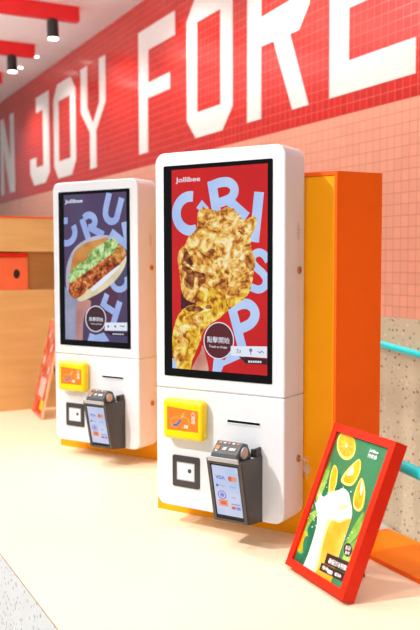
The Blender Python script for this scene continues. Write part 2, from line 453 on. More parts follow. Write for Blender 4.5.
# ================================================================== ORANGE SAWTOOTH CABINETS
def cabinet(K, lab):
    t = empty('backing_cabinet', (K[0], K[1], CT), 0); tag(t, lab, 'cabinet', 'orange angled cabinets behind the kiosks')
    dl = .124; rec = .010; H = 1.047; bt = .011
    A = K+N*dl-D*.118; B = K+N*dl+D*.500
    yb = 1.537
    off = N*rec
    A2 = A+off; # recess line meets the two sides
    B2 = np.array([B[0], B[1], 0]); s = rec/N[1]
    A2 = A+np.array([0, s, 0]); B2 = B+np.array([0, s, 0])
    loc = lambda u, v, h: (u-K[0], v-K[1], h)
    b = MB()
    b.prism([(A2[0], A2[1]), (B2[0], B2[1]), (B2[0], yb), (A2[0], yb)], .0, H, M['orange'], loc)
    for (p, q) in ((.618-.008, .618),):
        a_ = A+D*p; b_ = A+D*q
        c_ = b_+np.array([0, s, 0]); d_ = a_+off
        b.prism([(a_[0], a_[1]), (b_[0], b_[1]), (c_[0], c_[1]), (d_[0], d_[1])], 0, H, M['orange'], loc)
    a_ = A+D*.0005; b_ = A+D*(.618-.008)
    b.prism([(a_[0], a_[1]), (b_[0], b_[1]), (b_[0]+off[0], b_[1]+off[1]), (a_[0]+off[0], a_[1]+off[1])], H-bt, H, M['orange'], loc)
    b.build('cabinet_body', t)
    b = MB(); a_ = A+D*.0015+off*.35; b_ = A+D*(.618-.0095)+off*.35; o2 = off*.6
    b.prism([(a_[0], a_[1]), (b_[0], b_[1]), (b_[0]+o2[0], b_[1]+o2[1]), (a_[0]+o2[0], a_[1]+o2[1])], .0005, H-bt-.001, M['amber'], loc)
    b.build('mounting_panel', t)
    b = MB(); b.box((A[0]-.004-K[0], A[1]+.001-K[1], .0005), (A[0]-.0003-K[0], yb-K[1], H-.0005), M['amber']); b.build('bounce_panel', t)  # unseen amber facing, added to bounce orange light onto the farther kiosk
    return B
B1 = cabinet(K1, 'tall orange cabinet with amber panel, behind the nearer large kiosk')
cabinet(K2, 'orange cabinet behind the farther kiosk, only its amber foot showing')
lb = MB(); lb.box((B1[0]+.0015, 1.388, CT), (.35, 1.572, CT+.012), M['ledge']); lb.box((B1[0]+.0015, 1.386, CT), (.35, 1.3878, CT+.0118), M['orange'])  # deeper orange front strip paints in the shade on the ledge face
struct(lb.build('trim_1'), 'flat orange ledge along the back of the counter right of the cabinet')

# ================================================================== KIOSK
HT = 1.1162; HB = .0638; SEAM = .4205
def P3(u, v, n): return (u, -n, v)          # on the front face, n = lift toward the viewer
def kiosk(K):
    t = empty('ordering_kiosk', tuple(K), ANG)
    FX0, FX1, DEP = -.032, .403, .121
    def shell(z0_, z1_, corners):
        b = MB(); b.prism(rrect(FX0, FX1, z0_, z1_, .032, 8, corners), 0.0, DEP, M['white'], lambda u, v, h: (u, h, v)); return b
    shell(SEAM+.0005, HT, (1, 1, 0, 0)).build('upper_housing', t, bevel=.005)
    shell(HB, SEAM-.0005, (0, 0, 1, 1)).build('lower_housing', t, bevel=.005)
    b = MB(); b.box((FX0+.004, .002, SEAM-.003), (FX1-.004, DEP-.003, SEAM+.003), M['lip']); b.build('seam_gap', t)
    # bezel
    bz = MB(); bz.prism(rrect(0, .3651, 1.0774-.62, 1.0774, .004, 3), -.0015, .002, M['black'], lambda u, v, h: (u, h, v)); bez = bz.build('screen_bezel', t)
    # contactless reader
    r = MB(); r.box((.015, -.036, .2755), (.1565, .0005, .3940), M['yellow'], bev=.013, seg=4); rd = r.build('contactless_reader', t)
    a = Art(kloc(K1, -.0362), lambda u, v, h: (u, -.0362-h, v), None); a.ang = 0
    a.poly([(167, 406), (198, 411.5), (198, 433), (167.2, 429)], M['label'])
    rb = plain('reader white print', (.9, .8, .7), .5); bl = plain('reader blue swirl', (.03, .16, .45), .5); gr = plain('reader green swirl', (.2, .45, .12), .5)
    pale = plain('reader pale line', (.95, .38, .12), .5)
    # looped outline mark, swirl and the three characters
    a.arc(175.2, 421.5, 4.6, 4.6, 50, 310, .6, pale); a.arc(184, 422.5, 5.2, 5.2, -130, 130, .6, pale)
    a.stroke([(173, 425), (176.5, 425), (179, 422.5), (181, 419.5)], 2.2, bl)
    a.stroke([(181.5, 417.5), (183, 415), (185, 412.8)], 1.7, gr); a.ell(181.6, 416.6, 1.1, 1.1, pale)
    for i, ch in enumerate('八達通'): a.text(ch, (191.0, 415.6+4.1*i), (195.2, 416.2+4.1*i), 3.8, rb, .01)
    a.stroke([(184, 425.6), (188, 426.4)], 1.0, rb); a.stroke([(184, 427.4), (188, 428.2)], 1.0, rb)
    a.build('reader_label', rd)
    # code scanner
    q = MB(); q.prism(rrect(.0287, .1252, .1262, .2208, .006, 4), -.004, .001, M['dark'], lambda u, v, h: (u, h, v)); sc_ = q.build('code_scanner', t, bevel=.0012)
    w = MB(); x0, x1, y0, y1 = .0455, .1093, .147, .2015
    w.prism([(x0, y0), (x1, y0), (x1, y1), (x0, y1)], -.0048, -.0035, M['lip'], lambda u, v, h: (u, h, v))
    w.prism([(x0+.003, y0+.003), (x1-.003, y0+.003), (x1-.003, y1-.003), (x0+.003, y1-.003)], -.0054, -.004, M['white'], lambda u, v, h: (u, h, v))
    w.tube((.092, -.005, .178), (.092, -.0062, .178), .0065, M['grey'], 16)
    w.build('scanner_window', sc_)
    # receipt slot
    q = MB(); q.box((.2195, -.002, .3335), (.3288, .001, .3465), M['white'], bev=.0008, seg=1); q.box((.2215, -.0026, .3385), (.3268, .0005, .3450), M['black']); q.build('receipt_slot', t)
    # holder for the card terminal
    hx0, hx1 = .2265, .3350
    pr = [(-.1203, .2594), (0.0005, .253), (0.0005, .067), (-.0795, .0772)]        # (n, z)
    def T_(u, v, h): return (h, u, v)
    h = MB()
    wt = .003
    for a0, a1 in ((hx0, hx0+wt), (hx1-wt, hx1)): h.prism(pr, a0, a1, M['dark'], T_)
    # front plate, floor, back
    fn = np.array([-(.2594-.0772), -(.1203-.0795)]); 
    def fp(s_, o=0.0):   # along the front from bottom to top
        n0 = -.0795+(-.1203+.0795)*s_; z0_ = .0772+(.2594-.0772)*s_
        nn = np.array([-(.2594-.0772), -(.0408)]); nn = nn/np.linalg.norm(nn)
        return n0+nn[0]*o, z0_+nn[1]*o
    def FT(u, s_, o): n, z = fp(s_, o); return (u, n, z)
    h.prism([(hx0, 0), (hx1, 0), (hx1, 1), (hx0, 1)], -.004, .0, M['dark'], lambda u, v, o: FT(u, v, o))
    # raised frame round the little screen
    for (a0, a1, b0, b1) in ((hx0, hx0+.010, 0, 1), (hx1-.010, hx1, 0, 1), (hx0+.01, hx1-.01, 0, .04), (hx0+.01, hx1-.01, .93, 1)):
        h.prism([(a0, b0), (a1, b0), (a1, b1), (a0, b1)], .0, .003, M['dark'], lambda u, v, o: FT(u, v, o))
    h.prism([(-.08, .0785), (-.0005, .0685), (-.0005, .066), (-.0795, .076)], hx0, hx1, M['dark'], T_)
    hold = h.build('terminal_holder', t)
    s_ = MB(); s_.prism([(hx0+.010, .04), (hx1-.010, .04), (hx1-.010, .93), (hx0+.010, .93)], -.0, .0012, M['black'], lambda u, v, o: FT(u, v, o)); 
    g = MB(); g.prism([(hx0+.005, .975), (hx1-.005, .975), (hx1-.008, 1.035), (hx0+.008, 1.035)], .0, .006, M['lip'], lambda u, v, o: FT(u, v, o)); g.build('silver_lip', hold)
    s_.build('terminal_glass', hold)
    # display of the terminal
    tb = emit('terminal display', srgb(186, 208, 250), .85, col2=srgb(214, 222, 252), scale=14, thr=(.35, .6))
    navy = emit('terminal navy', srgb(84, 98, 205), .9); rr_ = emit('terminal red', srgb(222, 92, 92), .9); oo = emit('terminal orange', srgb(246, 150, 88), .9)
    pp = emit('terminal purple', srgb(130, 132, 222), .9); gg = emit('terminal grey', srgb(150, 165, 215), .9); ww = emit('terminal white', srgb(235, 238, 255), .9)
    def tl(u, v): return (u, v)
    a = Art(tl, lambda u, v, hh: FT(hx0+.013+(hx1-hx0-.026)*u, .10+.80*v, .0013+hh), None)
    a.poly([(0, 0), (1, 0), (1, 1), (0, 1)], tb)
    def tx(st, u0, u1, v, hh, m, bold=.03):
        vs, fs = text_geo(st, bold); xs_ = [q_[0] for q_ in vs]; ys_ = [q_[1] for q_ in vs]; l = a.lift()
        a.mb.add([a.T(u0+(q_[0]-min(xs_))/(max(xs_)-min(xs_))*(u1-u0), v+(q_[1]-min(ys_))/(max(ys_)-min(ys_))*hh, l) for q_ in vs], fs, m)
    tx('VISA', .10, .47, .73, .075, navy)
    def disc(u, v, ru, m, asp=.52): a.poly([(u+ru*math.cos(k), v+ru*asp*math.sin(k)) for k in (i*math.pi/14 for i in range(28))], m)
    disc(.68, .765, .10, rr_); disc(.82, .765, .10, oo)
    disc(.13, .60, .055, navy)
    tx('Pay', .22, .44, .575, .05, gg); tx('Pay', .62, .86, .575, .05, gg)
    disc(.28, .415, .17, pp); disc(.28, .415, .12, ww); disc(.28, .415, .09, pp)
    a.poly([(.12, .19), (.47, .19), (.47, .32), (.12, .32)], oo); a.poly([(.2, .225), (.4, .225), (.4, .285), (.2, .285)], rr_)
    tx('银联', .64, .8, .36, .05, gg)
    a.poly([(.6, .24), (.95, .24), (.95, .27), (.6, .27)], gg); a.poly([(.6, .15), (.76, .15), (.76, .21), (.6, .21)], rr_); a.poly([(.79, .15), (.95, .15), (.95, .21), (.79, .21)], pp)
    a.build('terminal_display', hold)
    # the card terminal standing in the holder
    c = MB()
    prof = [(-.124, .262), (-.118, .276), (-.090, .300), (-.083, .303), (-.060, .296), (-.040, .262), (-.040, .12), (-.085, .12), (-.112, .25)]
    c.prism(prof, .2395, .3215, M['grey'], T_); ct = c.build('card_terminal', t, bevel=.002)
    k = MB(); k.tube((.3205, -.084, .276), (.3265, -.084, .276), .0165, M['lip'], 24); k.tube((.3262, -.084, .276), (.3282, -.084, .276), .012, M['tan'], 24); k.build('paper_roll_cover', ct)
    # keys / symbols on the head
    a = Art(tl, lambda u, v, hh: (.2395+.082*u, -.118+(.028)*v-hh*.6, .276+.024*v+hh), None); a.k = 50
    gw_ = plain('terminal white print', (.75, .78, .8), .5)
    a.poly([(.10, .30), (.24, .30), (.24, .62), (.10, .62)], M['label']); a.poly([(.12, .12), (.2, .12), (.2, .22), (.12, .22)], gw_)
    for k_ in range(3): 
        a.polyuv([(.36+.05*k_, .28), (.385+.05*k_, .28), (.425+.05*k_, .55), (.40+.05*k_, .55)], gw_)
    for k_ in range(3): a.polyuv([(.62+.08*k_, .30), (.675+.08*k_, .30), (.70+.08*k_, .52), (.645+.08*k_, .52)], gw_)
    for k_ in range(5): a.polyuv([(.14+.17*k_, .88), (.23+.17*k_, .88), (.24+.17*k_, .98), (.15+.17*k_, .98)], (gw_ if k_ % 2 else M['label']))
    a.build('head_symbols', ct)
    g = MB(); g.box((.318, -.030, .252), (.333, .0, .262), M['blackm'], bev=.002); g.box((.325, -.032, .255), (.3325, -.002, .279), M['blackm'], bev=.002)
    g.tube((.322, -.028, .255), (.322, -.028, .276), .008, M['blackm'], 16); g.build('cable_bracket', t)
    # side: locks and speaker grille on the right face
    for z in (.7732, .2382):
        k = MB(); k.tube((FX1-.0005, .085, z), (FX1+.004, .085, z), .0105, M['metal'], 24); k.box((FX1+.0035, .084, z-.006), (FX1+.0046, .086, z+.006), M['blackm']); k.build('cam_lock', t)
    g = MB()
    gm = plain('grille slot', (.35, .33, .33), .6)
    for i, w_ in enumerate((.006, .012, .015, .016, .016, .015, .012, .006)):
        zc = .902-.0062*i
        g.box((FX1-.0004, .080-w_*.6, zc-.0009), (FX1+.0004, .080+w_*.6, zc+.0009), gm)
    g.build('speaker_grille', t)
    return t, bez

k1, bez1 = kiosk(K1)
def copy_tree(o, parent=None, skip=()):
    c = o.copy(); COL.objects.link(c); c.parent = parent
    for ch in o.children: copy_tree(ch, c)
    return c
k2 = copy_tree(k1); k2.location = tuple(K2)
bez2 = [c for c in k2.children if c.name.startswith('screen_bezel')][0]
tag(k1, 'nearer, larger-looking white ordering kiosk with fried chicken on a red screen', 'kiosk', 'self-ordering kiosks')
tag(k2, 'farther white ordering kiosk with a crispy chicken burger on its dark screen', 'kiosk', 'self-ordering kiosks')

# ---- display of the nearer kiosk
BOX = (.0295, .3500, 1.0774-.5965, 1.0774-.0125)
a = Art(kloc(K1, -.0015), lambda u, v, h: (u, -.0018-h, v), BOX)
S = .92
red = emit('screen red', srgb(196, 10, 22), S, col2=srgb(226, 20, 18), scale=3.0, thr=(.3, .7))
lil = emit('screen pale blue', srgb(172, 202, 252), S, col2=srgb(196, 218, 255), scale=8)
maroon = emit('screen maroon', srgb(74, 12, 26), S)
circ_in = emit('screen maroon disc', srgb(92, 26, 36), S)
white = emit('screen white', srgb(236, 240, 255), S)
darkbar = emit('screen dark bar', srgb(44, 18, 36), S)
skin = emit('screen skin', srgb(196, 120, 100), S, col2=srgb(226, 176, 160), scale=14)
def crust(name, cols, sc=34., dist=.018, S_=.92):
    """craggy fried crumb: pale knobs, brown creases"""
    m, nt, b = new_mat(name); Nn = nt.nodes; L = nt.links
    b.inputs['Base Color'].default_value = (.01, .01, .01, 1); b.inputs['Roughness'].default_value = .12; b.inputs['Specular IOR Level'].default_value = .2
    b.inputs['Emission Strength'].default_value = S_
    tc = Nn.new('ShaderNodeTexCoord'); nz = Nn.new('ShaderNodeTexNoise'); nz.inputs['Scale'].default_value = 60; nz.inputs['Detail'].default_value = 6
    L.new(tc.outputs['Object'], nz.inputs['Vector'])
    va = Nn.new('ShaderNodeVectorMath'); va.operation = 'MULTIPLY_ADD'; va.inputs[1].default_value = (dist, dist, dist)
    L.new(nz.outputs['Color'], va.inputs[0]); L.new(tc.outputs['Object'], va.inputs[2])
    vo = Nn.new('ShaderNodeTexVoronoi'); vo.inputs['Scale'].default_value = sc; vo.feature = 'SMOOTH_F1'; vo.inputs['Smoothness'].default_value = .35
    L.new(va.outputs[0], vo.inputs['Vector'])
    n2 = Nn.new('ShaderNodeTexNoise'); n2.inputs['Scale'].default_value = 30; n2.inputs['Detail'].default_value = 9; n2.inputs['Roughness'].default_value = .62; n2.inputs['Distortion'].default_value = 1.3; L.new(tc.outputs['Object'], n2.inputs['Vector'])
    ma = Nn.new('ShaderNodeMath'); ma.operation = 'MULTIPLY_ADD'; ma.inputs[1].default_value = -.38; L.new(vo.outputs['Distance'], ma.inputs[0])
    mb_ = Nn.new('ShaderNodeMath'); mb_.operation = 'MULTIPLY_ADD'; mb_.inputs[1].default_value = 2.3; mb_.inputs[2].default_value = -.42; L.new(n2.outputs['Fac'], mb_.inputs[0])
    L.new(mb_.outputs[0], ma.inputs[2])
    rp = Nn.new('ShaderNodeValToRGB'); n_ = len(cols)
    rp.color_ramp.elements[0].position = .22; rp.color_ramp.elements[0].color = (*cols[0], 1)
    rp.color_ramp.elements[1].position = .82; rp.color_ramp.elements[1].color = (*cols[-1], 1)
    for i in range(1, n_-1):
        e = rp.color_ramp.elements.new(.22+.60*i/(n_-1)); e.color = (*cols[i], 1)
    L.new(ma.outputs[0], rp.inputs['Fac']); L.new(rp.outputs['Color'], b.inputs['Emission Color'])
    return m
ch1 = crust('fried crust', [srgb(132, 64, 16), srgb(200, 122, 34), srgb(232, 168, 68), srgb(246, 206, 114), srgb(254, 236, 170)], 62, .012)
ch2 = crust('fried crust gold', [srgb(150, 70, 8), srgb(206, 134, 16), srgb(234, 182, 34), srgb(246, 212, 76), srgb(252, 234, 140)], 58, .012)
ch3 = crust('fried crust light', [srgb(176, 92, 24), srgb(226, 158, 66), srgb(246, 206, 116), srgb(254, 232, 166), srgb(255, 246, 208)], 62, .012)
ch4 = crust('fried crust shadow', [srgb(70, 26, 12), srgb(116, 52, 20), srgb(160, 88, 36), srgb(206, 140, 70)], 60, .012)
icon = emit('screen icon', srgb(110, 120, 160), S)
shade = emit('screen red shade', srgb(140, 22, 36), S)
a.polyuv([(BOX[0], BOX[2]), (BOX[1], BOX[2]), (BOX[1], BOX[3]), (BOX[0], BOX[3])], red)
a.arc(191, 213.5, 14.6, 17.2, 82, 292, 9.6, lil)
a.poly([(196.4, 208), (202, 200), (209, 208), (204, 214)], lil)
a.stroke([(211.6, 180.8), (217.5, 217)], 9.6, lil)
a.curve([(212, 185.6), (220, 182.6), (228.5, 182.3), (233.9, 187), (234, 193.5), (229.5, 199), (218, 203.4)], 8.8, lil)
a.stroke([(227, 199), (247, 217)], 9.0, lil)
a.stroke([(259.2, 192), (254.2, 242)], 10.4, lil)
a.curve([(268.5, 261), (264, 254.5), (258.5, 252.5), (253, 256), (252.5, 262), (257, 268), (263, 273.5), (266.5, 280), (264.5, 286.5), (258.5, 289.5), (251, 287)], 7.6, lil)
a.stroke([(230.8, 303.5), (243.5, 352)], 9.2, lil)
a.curve([(231.5, 310.5), (236, 306.5), (242, 304), (249, 304.5), (254.3, 310), (254.6, 317.5), (250, 324), (241.5, 328.3)], 9.4, lil)
a.poly([(172, 358), (176, 359), (180, 365), (181, 371), (172, 370)], lil)
a.poly([(232, 348), (241, 350), (246, 356), (223.6, 366), (219.5, 376), (212, 376), (214, 358), (225, 360)], lil)
# thigh and drumstick: one silhouette in ragged crumb relief
a.poly([(181, 285), (194, 290), (197, 308), (181, 309)], maroon)
a.smooth([(203, 207), (208, 208.5), (216, 211), (221, 210), (226.5, 207), (233.6, 208.5), (237, 213.7), (241, 219), (247.5, 219), (254, 216.3), (257.2, 221.5), (255.4, 229.4), (251.4, 236), (251.4, 246.4), (254, 255.6), (255.4, 264.8), (254, 270), (252.4, 280.5), (250, 291), (243.6, 299), (232, 306), (215, 309), (198, 304), (190, 301.4), (184, 297), (181.5, 289), (180.5, 280), (179.5, 270), (178, 257), (180.7, 249), (186, 243.8), (188.6, 237.3), (195, 230.7), (197.7, 222.9), (197.7, 214)], ch1, 6, .35)
a.smooth([(250, 288), (243.6, 299), (235.7, 305), (227.9, 310.3), (221.3, 316.8), (213.5, 322), (207, 327.3), (203, 333), (200.4, 340.7), (196.4, 351.2), (192.5, 360.4), (190.7, 371), (186, 372), (178.5, 371), (175.3, 361), (172.9, 352), (172.3, 338), (174.2, 327.6), (176.8, 318.5), (180.7, 312), (188, 306), (200, 302), (196, 292), (215, 288), (235, 291)], ch2, 6, .3)
def blob(cx, cy, rx, ry, m, n=11, j=.28):
    rot = random.random()*3
    a.smooth([(cx+rx*(1+random.uniform(-j, j))*math.cos(2*math.pi*i/n), cy+ry*(1+random.uniform(-j, j))*math.sin(2*math.pi*i/n)) for i in range(n)], m, 4)
a.crumbs(True)
for (cx, cy, rx, ry, m) in ((231, 236, 11, 15, ch3), (240, 264, 10, 13, ch3), (214, 220, 8, 5, ch3), (230, 216, 9, 5, ch3), (226, 262, 8, 10, ch3), (246, 228, 7, 5, ch3),
        (187, 263, 5, 10, ch4), (190, 280, 5, 9, ch4), (213, 252, 4, 3, ch4), (244, 232, 5, 2.4, ch4), (199, 275, 6, 3, ch4), (194, 309, 8, 3, ch4), (209, 307, 4, 2.2, ch4),
        (216, 298, 18, 5, ch2), (222, 306, 10, 3.5, ch2), (196, 322, 8, 6, ch1), (182, 336, 6, 10, ch1), (178, 356, 4, 9, ch1), (232, 292, 12, 6, ch1), (205, 236, 5, 6, ch1)):
    blob(cx, cy, rx, ry, m, 13, .3)
for (pts_, m) in (([(184, 274), (190, 281), (198, 287), (208, 290)], ch3), ([(184, 262), (192, 268), (202, 272), (212, 280)], ch3), ([(196, 316), (203, 311), (209, 309)], ch3), ([(206, 226), (214, 231), (220, 240)], ch1), ([(222, 284), (232, 286), (244, 283)], ch3), ([(178, 330), (184, 326), (190, 327)], ch3)):
    a.curve(pts_, 2.2, m)
for i in range(70):
    cx, cy = random.gauss(216, 18), random.gauss(256, 26)
    if not (186 < cx < 250 and 214 < cy < 300) or cx < 196-(cy-230)*.5: continue
    blob(cx, cy, random.uniform(.9, 2.4), random.uniform(.7, 1.8), random.choice((ch3, ch3, ch2, ch1)), 6, .4)
a.crumbs(False)
a.smooth([(192, 372), (195.7, 360.7), (200.7, 352), (203, 345), (206, 356), (208, 372)], skin)
a.ell(219, 340.6, 15.2, 18.6, white, 48); a.ell(219, 340.6, 14.3, 17.6, circ_in, 48)
a.text('點擊開始', (207.3, 342.3), (229.8, 343.8), 6.2, white, .006)
a.text('Touch to Order', (209.2, 347.2), (227.5, 348.8), 2.4, white, .01)
a.poly([(231, 346), (268, 346.5), (268, 358), (231, 355.5)], white)
a.text('文A', (236.5, 353.4), (241.5, 353.7), 5, icon, .01)
a.ell(251, 350.2, 1.6, 1.8, icon); a.stroke([(251, 351), (251, 354.5)], 1.0, icon)
a.stroke([(258, 351), (260, 353), (262, 351), (264, 353)], .8, icon)
a.poly([(239, 356.4), (268, 359), (268, 364.8), (246, 363.4)], darkbar)
for i in range(6): a.poly([(248.5+2.3*i, 360.4+.08*i), (250.2+2.3*i, 360.6+.08*i), (250.2+2.3*i, 362.6+.08*i), (248.5+2.3*i, 362.4+.08*i)], white)
a.text('Jollibee', (176, 184.2), (200.5, 182.6), 6.4, white, .015)
a.build('display', bez1)

# ---- display of the farther kiosk
a = Art(kloc(K2, -.0015), lambda u, v, h: (u, -.0018-h, v), BOX)
bg = emit('screen dusk', srgb(62, 62, 104), S, col2=[srgb(84, 62, 100), srgb(70, 86, 118)], scale=3.2, thr=(.3, .7))
bgr = emit('screen red reflection', srgb(96, 44, 66), S, col2=srgb(74, 52, 84), scale=6)  # reddish reflections painted into the screen background
lb2 = emit('screen pale violet', srgb(150, 172, 232), S, col2=srgb(176, 196, 246), scale=8)
bun = emit('bun', srgb(184, 108, 44), S, col2=srgb(226, 160, 80), scale=12)
bunl = emit('bun light', srgb(214, 196, 152), S, col2=srgb(240, 228, 196), scale=12)
wrap = emit('paper wrap', srgb(176, 176, 200), S, col2=srgb(206, 206, 220), scale=9)
let = crust('lettuce', [srgb(84, 124, 64), srgb(140, 180, 98), srgb(182, 214, 134), srgb(226, 244, 190)], 52)
cr = crust('crumb chicken', [srgb(96, 32, 12), srgb(166, 68, 26), srgb(208, 108, 50), srgb(238, 168, 104)], 52)
cr2 = crust('crumb chicken gold', [srgb(150, 78, 24), srgb(206, 134, 60), srgb(236, 186, 108)], 46)
hand = emit('hand cool', srgb(128, 140, 176), S, col2=srgb(170, 170, 196), scale=6)
hand2 = emit('hand warm', srgb(180, 124, 122), S, col2=srgb(206, 152, 140), scale=8)
a.polyuv([(BOX[0], BOX[2]), (BOX[1], BOX[2]), (BOX[1], BOX[3]), (BOX[0], BOX[3])], bg)
a.smooth([(90, 288), (112, 275), (118, 300), (112, 330), (98, 330), (86, 310)], bgr)
a.arc(66.2, 232, 8.8, 11.4, 80, 395, 5.6, lb2)
a.stroke([(82, 219), (90, 243)], 6.2, lb2)
a.arc(89.2, 221.3, 5.8, 6.3, 150, -100, 6.0, lb2); a.stroke([(89, 227), (103.5, 235)], 6.2, lb2)
a.curve([(109.3, 193), (105.8, 210), (106.5, 217.5), (111, 221.5), (116, 219.5), (118, 213), (121.8, 198)], 6.2, lb2)
a.stroke([(111, 232), (130, 248)], 7, lb2); a.stroke([(124, 222), (128, 246)], 6, lb2)
a.arc(119.6, 280.5, 7.6, 9.0, 190, 385, 5.4, lb2)
a.stroke([(107.2, 294), (102.3, 307)], 5.6, lb2); a.stroke([(105, 306), (116, 313)], 5.6, lb2); a.stroke([(120, 301.5), (113.2, 324)], 6.2, lb2)
a.poly([(90, 333), (96, 335), (104, 332.5), (109.5, 341), (87, 343.5)], lb2)
a.smooth([(60, 286), (70, 293), (84, 301), (88, 311), (83, 318), (81, 346), (60, 346)], hand)
a.smooth([(78, 302), (90, 300), (90, 308), (84, 318), (82, 346), (77, 346), (76, 316)], hand2)
a.smooth([(66, 278), (68, 262), (75, 248), (88, 238.5), (103, 235), (114, 238), (100, 246), (74, 272), (68, 292)], wrap)
a.smooth([(71, 266), (75, 252), (86, 243), (97, 240), (108, 238), (106, 246), (92, 256), (80, 268), (71, 274)], bun)
a.smooth([(126, 256), (125.5, 265), (120, 275), (112, 284), (101, 292), (90, 298), (80, 301.5), (78, 297), (90, 286), (108, 272), (118, 262)], bunl)
a.smooth([(70, 281), (80, 275), (92, 267), (104, 257), (113, 246), (122, 245.5), (125.8, 252), (124, 259), (117, 267), (108, 275), (98, 283), (88, 290), (80, 297), (73, 298), (69.5, 292)], cr, 6, .3)
a.smooth([(108, 256), (114, 247), (122, 246), (125, 252), (122, 259), (114, 264)], cr2, 5, .3)
a.smooth([(69, 276), (76, 266), (86, 260), (92, 250), (104, 242.5), (113, 238.5), (118, 241), (116.5, 249), (108, 257), (98, 264), (90, 270), (80, 277), (71, 283)], let, 6, .4)
a.crumbs(True)
for i in range(46):
    t_ = random.random(); blob(72+44*t_+random.uniform(-3, 3), 291-34*t_+random.uniform(-6, 6), random.uniform(.8, 2), random.uniform(.7, 1.6), random.choice((cr, cr2, cr)), 6, .4)
for i in range(30):
    t_ = random.random(); blob(72+42*t_+random.uniform(-3, 3), 277-31*t_+random.uniform(-3, 3), random.uniform(.8, 2), random.uniform(.7, 1.6), let, 6, .4)
a.crumbs(False)
a.smooth([(92, 288), (104, 277), (118, 266), (119, 268), (106, 281), (94, 291)], white)
a.ell(96, 318.8, 10.4, 13.2, white, 40); a.ell(96, 318.8, 9.6, 12.3, emit('screen dark disc', srgb(70, 34, 46), S), 40)
a.text('點擊開始', (89.5, 321.0), (103.4, 321.6), 4.2, white, .006)
a.text('Touch to Order', (91, 324.2), (102, 324.8), 1.4, white, .01)
a.poly([(105, 322.5), (129, 322.6), (129, 331), (105, 330.5)], white)
a.ell(108.5, 326.4, 1, 1.2, icon); a.ell(115.5, 326.4, 1, 1.2, icon); a.stroke([(120.5, 326), (125, 326.6)], .9, icon)
a.poly([(104, 331.6), (129, 332.8), (129, 336.2), (112, 335.4)], darkbar)
for i in range(5): a.poly([(113+2.3*i, 333.4+.06*i), (114.6+2.3*i, 333.4+.06*i), (114.6+2.3*i, 334.6+.06*i), (113+2.3*i, 334.6+.06*i)], white)
a.text('Jollibee', (65.3, 204.8), (83, 203.6), 5.0, white, .02)
a.build('display', bez2)

# key hanging in the lower lock of the nearer kiosk
kp = K1+D*(.403+.0047)+N*.085
key = empty('key', (kp[0], kp[1], CT+.2382), ANG); tag(key, 'small metal key with a round tag, in the lower lock of the nearer kiosk', 'key')
b = MB(); b.box((0, -.001, -.003), (.022, .001, .003), M['steel']); b.tube((.018, -.0012, 0), (.018, .0012, 0), .006, M['steel'], 16); b.build('key_blade', key)
b = MB()
for i in range(14):
    t0, t1 = 2*math.pi*i/14, 2*math.pi*(i+1)/14
    b.tube((.021+.007*math.cos(t0), 0, -.009+.008*math.sin(t0)), (.021+.007*math.cos(t1), 0, -.009+.008*math.sin(t1)), .0008, M['steel'], 6)
b.build('split_ring', key)
b = MB(); b.tube((.0235, -.001, -.0275), (.0235, .001, -.0275), .0115, M['tan'], 24); b.box((.0205, -.0006, -.055), (.0245, .0006, -.037), M['steel']); b.build('key_tag', key)

# ================================================================== DRINK POSTER
PX, PY, PTH, PW, PH, PLN = -1.8031, 1.1452, -.0377, .2614, .3880, .3957
TT = .036
po = empty('framed_poster', (PX, PY, CT), PTH); tag(po, 'red framed tilted poster of an orange drink, on the counter beside the nearer kiosk', 'poster')
cl, sl = math.cos(PLN), math.sin(PLN); lift0 = TT*sl+.0006
def PT(u, v, n): # n back from the front plane
    return (u, v*sl+n*cl, lift0+v*cl-n*sl)
b = MB(); bw = .0205
for (u0, u1, v0, v1) in ((0, PW, 0, bw), (0, PW, PH-bw, PH), (0, bw, bw, PH-bw), (PW-bw, PW, bw, PH-bw)):
    b.prism([(u0, v0), (u1, v0), (u1, v1), (u0, v1)], 0, TT, M['red'], PT)
b.build('poster_frame', po)
b = MB(); b.prism([(bw, bw), (PW-bw, bw), (PW-bw, PH-bw), (bw, PH-bw)], .0085, TT-.004, M['paper'], PT); prn = b.build('print_board', po)
b = MB()   # strut behind
def box_between(mb, p, q, w, th, m):
    p = Vector(p); q = Vector(q); d = (q-p).normalized(); x = Vector((1, 0, 0)); y = d.cross(x).normalized()
    vs = [c+sx*x*w/2+sy*y*th/2 for c in (p, q) for sx, sy in ((-1, -1), (1, -1), (1, 1), (-1, 1))]
    mb.add(vs, [[0, 1, 2, 3], [7, 6, 5, 4], [0, 4, 5, 1], [1, 5, 6, 2], [2, 6, 7, 3], [3, 7, 4, 0]], m)
top = PT(PW*.55, PH*.55, TT); box_between(b, top, (top[0]-.028, top[1]+.035, .002), .045, .004, M['dark']); b.build('support_strut', po)
Pn = np.array([-math.sin(PTH), math.cos(PTH), 0]); Pd = np.array([math.cos(PTH), math.sin(PTH), 0])
Pu = np.array([0, 0, cl])+Pn*sl; Pb = Pn*cl-np.array([0, 0, sl]); PO = np.array([PX, PY, CT+lift0])
def ploc(px, py):
    h = on_plane(px, py, PO+Pb*.0085, Pb)-PO; return (float(h @ Pd), float(h @ Pu))
a = Art(ploc, lambda u, v, h: PT(u, v, .0083-h), (bw, PW-bw, bw, PH-bw))
